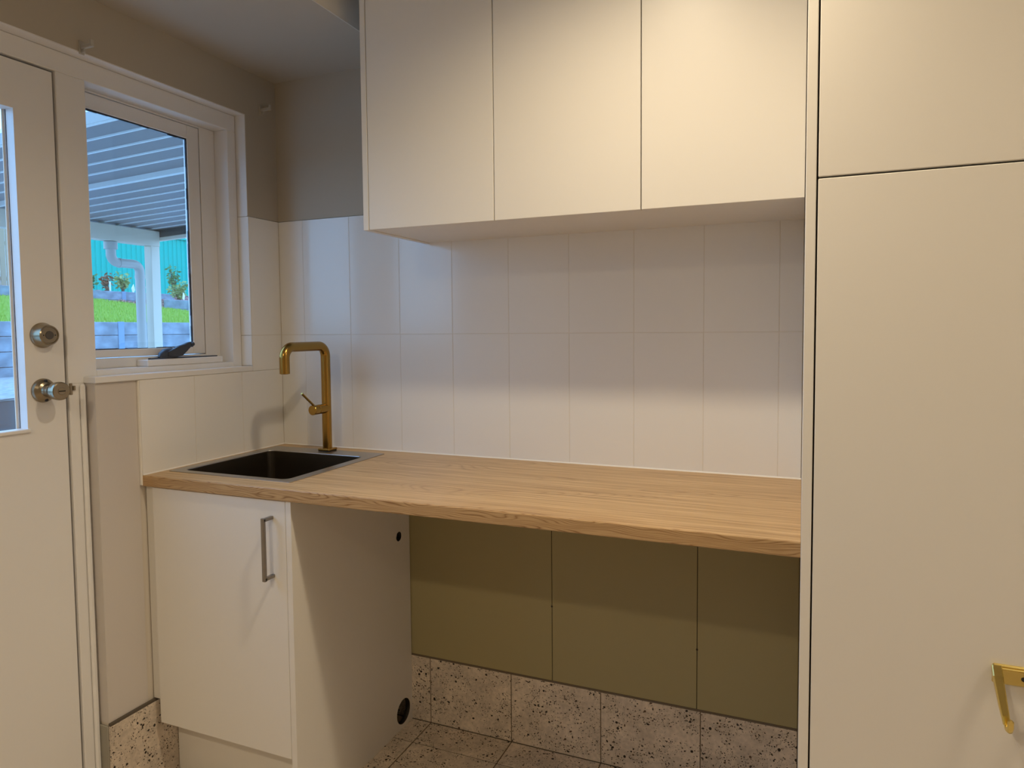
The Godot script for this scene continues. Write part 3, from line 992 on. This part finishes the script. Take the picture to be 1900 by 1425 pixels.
func outdoors() -> void:
	var g := bx("paving", V(-9.0, -0.35, -26.0), V(-0.165, -0.15, 8.0), M.paving, self, 0.0)
	tag(g, "grey concrete paving outside below the patio", "paving", "", "structure")
	# patio cover
	var pc := thing("patio_cover", V(-3.6, -0.15, -1.5), "white patio cover with ribbed metal roof outside the window", "patio cover")
	var ribs := [-0.404, -0.556, -0.712, -0.864, -1.018, -1.200, -1.452, -1.604, -1.770, -1.922, -2.072, -2.222, -2.372, -2.522, -2.640]
	for k in ribs.size() - 1:
		var za: float = ribs[k]
		var zb: float = ribs[k + 1]
		var pan := mb()
		slab(pan, za, zb, 0.0, 0.02)
		obj("roof_pan", pan, M.roofm, pc)
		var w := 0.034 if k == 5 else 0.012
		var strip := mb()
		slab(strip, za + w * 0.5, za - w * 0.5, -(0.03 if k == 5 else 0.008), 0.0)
		obj("lit_rib_strip", strip, M.rooflit, pc)  # white strip; sky light on the rib sides put into its colour
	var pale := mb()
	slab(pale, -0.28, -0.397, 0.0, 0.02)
	obj("roof_pan", pale, M.rooflit, pc)  # white pan painted in for the bright sky at the roof edge
	bx("beam", V(-3.69, 2.063, -2.586), V(-3.60, 2.196, 1.2), M.outwhite, pc, 0.003)
	bx("post", V(-3.69, -0.15, -2.585), V(-3.605, 2.063, -2.495), M.outwhite, pc, 0.003)
	var rail := mb()
	bar(rail, [V(-3.80, 2.123, -2.605), V(-0.2, 2.131 + 3.4 * 0.040, -2.605)], V(0, 0, 1), 0.03, 0.034)
	obj("end_rail", rail, M.outwhite, pc)
	for k in 3:
		var xa := -3.60 + k * 0.262 - (0.2 if k == 0 else 0.0)
		var xb := -3.60 + k * 0.262 + 0.258
		if k == 2: xb = -0.2
		var pn := mb()
		var f := [V(xa, 2.147 + (xa + 3.6) * 0.040, -2.600), V(xb, 2.147 + (xb + 3.6) * 0.040, -2.600), V(xb, roof_y(xb) - 0.001, -2.600), V(xa, roof_y(xa) - 0.001, -2.600)]
		var f2 := []
		for p in f: f2.append(p - V(0, 0, 0.008))
		poly(pn, f, V(0, 0, 1))
		poly(pn, f2, V(0, 0, -1))
		for i in 4:
			var j := (i + 1) % 4
			poly(pn, [f[i], f[j], f2[j], f2[i]], (f[i] + f[j]) * 0.5 - (f[0] + f[2]) * 0.5)
		obj("end_infill", pn, M.darkgreen, pc)
	# downpipe
	var dp := thing("downpipe", V(-3.645, -0.15, -2.40), "pale plastic downpipe bending across to the white patio post", "downpipe")
	var px := -3.645
	var rr := 0.038
	var path := [V(px, 2.060, -2.140), V(px, 1.985, -2.140)]
	path.append_array(arc(V(px, 1.955, -2.205), V(0, 0, 1), V(0, -1, 0), 0.065, 8))
	path.append_array([V(px, 1.890, -2.28), V(px, 1.890, -2.345)])
	path.append_array(arc(V(px, 1.828, -2.345), V(0, 1, 0), V(0, 0, -1), 0.062, 8))
	path.append(V(px, 1.5, -2.407))
	path.append(V(px, -0.15, -2.407))
	var ds := mb()
	tube(ds, path, rr, 20)
	obj("pipe", ds, M.pvc, dp)
	for c in [[V(px, 2.058, -2.140), V(0, -1, 0), 0.06, 0.052], [V(px, 1.89, -2.205), V(0, 0, -1), 0.012, 0.042], [V(px, 1.70, -2.407), V(0, -1, 0), 0.012, 0.041], [V(px, 1.80, -2.407), V(0, -1, 0), 0.03, 0.041]]:
		var cm := mb()
		lathe(cm, c[0], c[1], [[0.036, 0.0], [c[3], 0.0], [c[3], c[2]], [0.036, c[2]]], 20)
		obj("pipe_collar", cm, M.pvc, dp)
	# retaining walls of concrete sleepers between steel posts
	wall_of_sleepers(-7.9, -24.5, 4.1, -5.505, 2.4, -0.15, 1.465, 0.202, "long grey concrete sleeper retaining wall at the edge of the lawn")
	wall_of_sleepers(-13.0, -11.0, -3.0, -9.57, 2.4, 1.66, 2.262, 0.202, "low grey sleeper wall behind the lawn under the bushy shrubs")
	wall_of_sleepers(-11.0, -24.4, -9.0, -11.4, 2.4, 0.8, 2.012, 0.202, "grey sleeper wall at the lawn's right end beyond the post")
	# lawn
	var lt := thing("lawn", V(-10.4, 1.45, -5.0), "sloping green lawn above the long retaining wall", "lawn", "", "stuff")
	var ls := mb()
	var nx := 20
	var nz := 34
	for part in [[-12.92, 4.0, -9.0], [-10.99, -9.0, -24.4]]:
		for i in nx:
			for k in nz:
				var q := []
				for c in [[0, 0], [1, 0], [1, 1], [0, 1]]:
					var x := lerpf(-7.98, part[0], float(i + c[0]) / nx)
					var zz2 := lerpf(part[1], part[2], float(k + c[1]) / nz)
					q.append(V(x, lawn_y(x, zz2), zz2))
				poly(ls, q, V(0, 1, 0))
	var so := obj("turf", ls, M.lawn, lt)
	so.set_meta("kind", "stuff")
	var bl := mb()
	poly(bl, [V(-0.012, 0, 0), V(0.012, 0, 0), V(0.004, 0.07, 0.02)], V(0, 0, 1))
	var mm := MultiMesh.new()
	mm.transform_format = MultiMesh.TRANSFORM_3D
	mm.use_colors = false
	mm.mesh = bl.commit()
	mm.mesh.surface_set_material(0, M.grass)
	mm.instance_count = 42000
	rng.seed = 901
	for i in 42000:
		var x := rng.randf_range(-12.9, -8.0)
		var zz2 := rng.randf_range(-11.0, -2.5)
		if zz2 < -8.95:
			x = rng.randf_range(-10.95, -8.0)
		mm.set_instance_transform(i, Transform3D(Basis(V(0, 1, 0), rng.randf() * TAU).scaled(V(1, rng.randf_range(0.3, 1.1), 1)), V(x, lawn_y(x, zz2) - 0.004, zz2) - lt.position))
	var mi := MultiMeshInstance3D.new()
	mi.name = "grass_blades"
	mi.multimesh = mm
	mi.set_meta("kind", "stuff")
	lt.add_child(mi, true)
	# garden bed
	for s in [[-13.08, -15.9, -28.0, -3.0, 2.235, "upper"], [-11.08, -13.0, -28.0, -9.0, 1.990, "lower"]]:
		var so2 := bx("garden_soil", V(s[1], -0.15, s[2]), V(s[0], s[4], s[3]), M.mulch, self, 0.0)
		tag(so2, "", "", "", "structure")
		var mu := mb()
		rng.seed = 40 + int(s[4] * 10.0)
		for i in 420:
			var x := rng.randf_range(s[0] - 0.12, s[0] - 1.7)
			var zz2 := rng.randf_range(-12.8, -9.0) if s[5] == "lower" else rng.randf_range(-12.8, -7.0)
			var y: float = s[4] + 0.001
			var clear := true
			for q in [V(-13.6, 0, -9.10), V(-13.6, 0, -9.62), V(-13.6, 0, -10.02), V(-13.4, 0, -11.30), V(-12.2, 0, -10.42), V(-13.6, 0, -6.75), V(-13.25, 0, -9.42), V(-13.25, 0, -10.05), V(-11.55, 0, -9.95)]:
				if absf(q.x - x) < 0.17 and absf(q.z - zz2) < 0.17:
					clear = false
			if not clear:
				continue
			box(mu, V(x, y, zz2), V(x + rng.randf_range(0.03, 0.09), y + rng.randf_range(0.015, 0.05), zz2 + rng.randf_range(0.03, 0.12)), 0.004)
		var mo := obj("bark_mulch", mu, M.mulch)
		tag(mo, "pinkish brown bark mulch in the %s garden bed, %s" % [s[5], "under the bushy shrubs" if s[5] == "upper" else "round the pale green shrub"], "mulch", "", "stuff")
	# teal steel fence
	var fe := thing("steel_fence", V(-15.3, 1.9, -11.5), "teal ribbed sheet metal fence behind the garden bed", "fence")
	var zf := -9.0
	while zf > -27.0:
		var st := mb()
		var pr := []
		var q := zf
		for k in 5:
			pr.append_array([[q, 0.0], [q - 0.085, 0.0], [q - 0.10, 0.032], [q - 0.135, 0.032], [q - 0.15, 0.0]])
			q -= 0.15
		for k in pr.size() - 1:
			var a: Array = pr[k]
			var b: Array = pr[k + 1]
			for side in [0.0, -0.004]:
				poly(st, [V(-15.3 + a[1] + side, 2.236, a[0]), V(-15.3 + b[1] + side, 2.236, b[0]), V(-15.3 + b[1] + side, 4.02, b[0]), V(-15.3 + a[1] + side, 4.02, a[0])], V(1 if side == 0.0 else -1, 0, 0.001))
		obj("fence_sheet", st, M.teal, fe)
		zf -= 0.75
	bx("fence_rail", V(-15.32, 4.02, -27.75), V(-15.24, 4.08, -9.0), M.teal, fe, 0.004)
	# timber paling fence further left
	var tf := thing("paling_fence", V(-14.9, 1.9, -5.0), "tan timber paling fence seen past shrubs through the door glass", "fence")
	var zp := -8.9
	rng.seed = 66
	while zp < -4.0:
		piece("paling", V(-14.92, 2.236, zp), V(-14.90, 3.72 + snappedf(rng.randf_range(-0.03, 0.03), 0.02), zp + 0.115), M.tan, tf, 0.003)
		zp += 0.125
	bx("fence_rail", V(-14.96, 3.3, -8.9), V(-14.92, 3.38, -4.0), M.tan, tf, 0.003)
	bx("fence_rail", V(-14.96, 2.5, -8.9), V(-14.92, 2.58, -4.0), M.tan, tf, 0.003)
	# plants
	shrub(V(-13.6, 2.24, -9.10), 0.30, 0.66, M.leafa, 260, 3, "dark green bushy shrub at the left end of the teal fence")
	shrub(V(-13.6, 2.24, -9.62), 0.15, 0.56, M.leafc, 80, 4, "small reddish brown shrub between the two green shrubs")
	shrub(V(-13.6, 2.24, -10.02), 0.20, 0.62, M.leafb, 150, 5, "yellow green shrub standing left of the patio post")
	shrub(V(-13.4, 2.24, -11.30), 0.20, 0.92, M.leafa, 120, 6, "tall thin dark shrub just right of the patio post")
	shrub(V(-12.2, 2.01, -10.42), 0.24, 0.55, M.leafb, 220, 7, "round pale green shrub right of the patio post")
	shrub(V(-13.6, 2.24, -6.75), 0.45, 1.15, M.leafa, 420, 8, "leafy green shrub in front of the timber paling fence")
	plant_tag(V(-13.25, 2.24, -9.42), 0.10, 0.22, 0.0, "white upright plant tag beside the reddish shrub")
	plant_tag(V(-13.25, 2.24, -10.05), 0.20, 0.17, 0.6, "white tilted plant tag leaning under the yellow green shrub")
	plant_tag(V(-11.55, 2.00, -9.95), 0.15, 0.17, -0.45, "pale tilted plant tag at the foot of the round shrub")
	# grey timber deck steps
	deck(-7.75, -4.6, -4.9, 1.4, 0.74, "upper grey weathered timber deck beyond the door glass")
	deck(-4.3, -2.1, -2.0, 0.6, 0.50, "lower grey weathered timber deck platform nearer the door")

func wall_of_sleepers(x: float, za: float, zb: float, zp: float, pitch: float, y0: float, y1: float, h: float, label: String) -> void:
	var t := thing("retaining_wall", V(x, y0, (za + zb) * 0.5), label, "retaining wall")
	var posts := []
	var z := zp
	while z - pitch > za: z -= pitch
	while z < zb:
		posts.append(z)
		z += pitch
	var ends := [za]
	ends.append_array(posts)
	ends.append(zb)
	var y := y1
	while y > y0 + 0.02:
		var lo := maxf(y - h, y0)
		for k in ends.size() - 1:
			if ends[k + 1] - ends[k] > 0.1:
				piece("sleeper", V(x - 0.075, lo + 0.003, ends[k] + 0.008), V(x, y - 0.003, ends[k + 1] - 0.008), M.conc, t, 0.006)
		y = lo
	for p in posts:
		var st := mb()
		box(st, V(x + 0.001, y0, p - 0.05), V(x + 0.010, y1 + 0.004, p + 0.05), 0.001)
		box(st, V(x - 0.075, y0, p - 0.004), V(x + 0.001, y1 + 0.002, p + 0.004), 0.0)
		obj("steel_post", st, M.galv, t)

func shrub(at: Vector3, r: float, h: float, m: Material, leaves: int, s: int, label: String) -> void:
	rng.seed = s * 131
	var t := thing("garden_shrub", at, label, "shrub")
	var sm := mb()
	var tips := []
	for k in 7:
		var a := rng.randf() * TAU
		var tip := at + V(cos(a) * r * rng.randf_range(0.2, 0.8), h * rng.randf_range(0.55, 0.95), sin(a) * r * rng.randf_range(0.2, 0.8))
		tube(sm, [at + V(cos(a) * 0.02, 0, sin(a) * 0.02), at.lerp(tip, 0.5) + V(0, 0.04, 0), tip], [0.012, 0.008, 0.003], 6)
		tips.append(tip)
	obj("stem", sm, M.stem, t)
	var lf := mb()
	for k in leaves:
		var tip: Vector3 = tips[k % tips.size()]
		var base: Vector3 = at.lerp(tip, rng.randf_range(0.35, 1.0))
		var d := V(rng.randfn(), rng.randfn() * 0.7, rng.randfn()).normalized()
		var p := base + d * rng.randf_range(0.02, r * 0.45)
		if p.y < at.y + 0.03:
			p.y = at.y + 0.03 + rng.randf() * 0.05
		var u := V(rng.randfn(), rng.randfn() * 0.5, rng.randfn()).normalized()
		var w := u.cross(V(rng.randfn(), rng.randfn(), rng.randfn())).normalized()
		var L := rng.randf_range(0.07, 0.13)
		var W := L * 0.27
		var nn := u.cross(w)
		poly(lf, [p, p + u * L * 0.45 + w * W + nn * 0.006, p + u * L, p + u * L * 0.45 - w * W + nn * 0.006], nn)
	var fo := obj("foliage", lf, m, t)
	fo.set_meta("kind", "stuff")

func plant_tag(at: Vector3, w: float, h: float, tilt: float, label: String) -> void:
	var t := thing("plant_tag", at, label, "plant tag", "white plant tags in the garden bed")
	var st := mb()
	box(st, V(-0.004, 0.04, -w * 0.5), V(0.004, 0.04 + h, w * 0.5), 0.001)
	box(st, V(-0.004, -0.06, -0.008), V(0.004, 0.05, 0.008), 0.001)
	var o := MeshInstance3D.new()
	o.name = "tag_card"
	o.mesh = st.commit()
	o.material_override = M.tagw
	o.rotation = V(tilt, 0.6, 0)
	t.add_child(o, true)

func deck(xa: float, xb: float, za: float, zb: float, top: float, label: String) -> void:
	var t := thing("timber_deck", V((xa + xb) * 0.5, -0.15, (za + zb) * 0.5), label, "deck")
	var x := xa
	while x < xb - 0.05:
		piece("deck_board", V(x, top - 0.022, za), V(x + 0.088, top, zb), M.deck, t, 0.003)
		x += 0.094
	var st := mb()
	box(st, V(xa, -0.15, za + 0.05), V(x - 0.02, top - 0.022, zb - 0.05), 0.0)
	obj("deck_base", st, M.deckside, t)
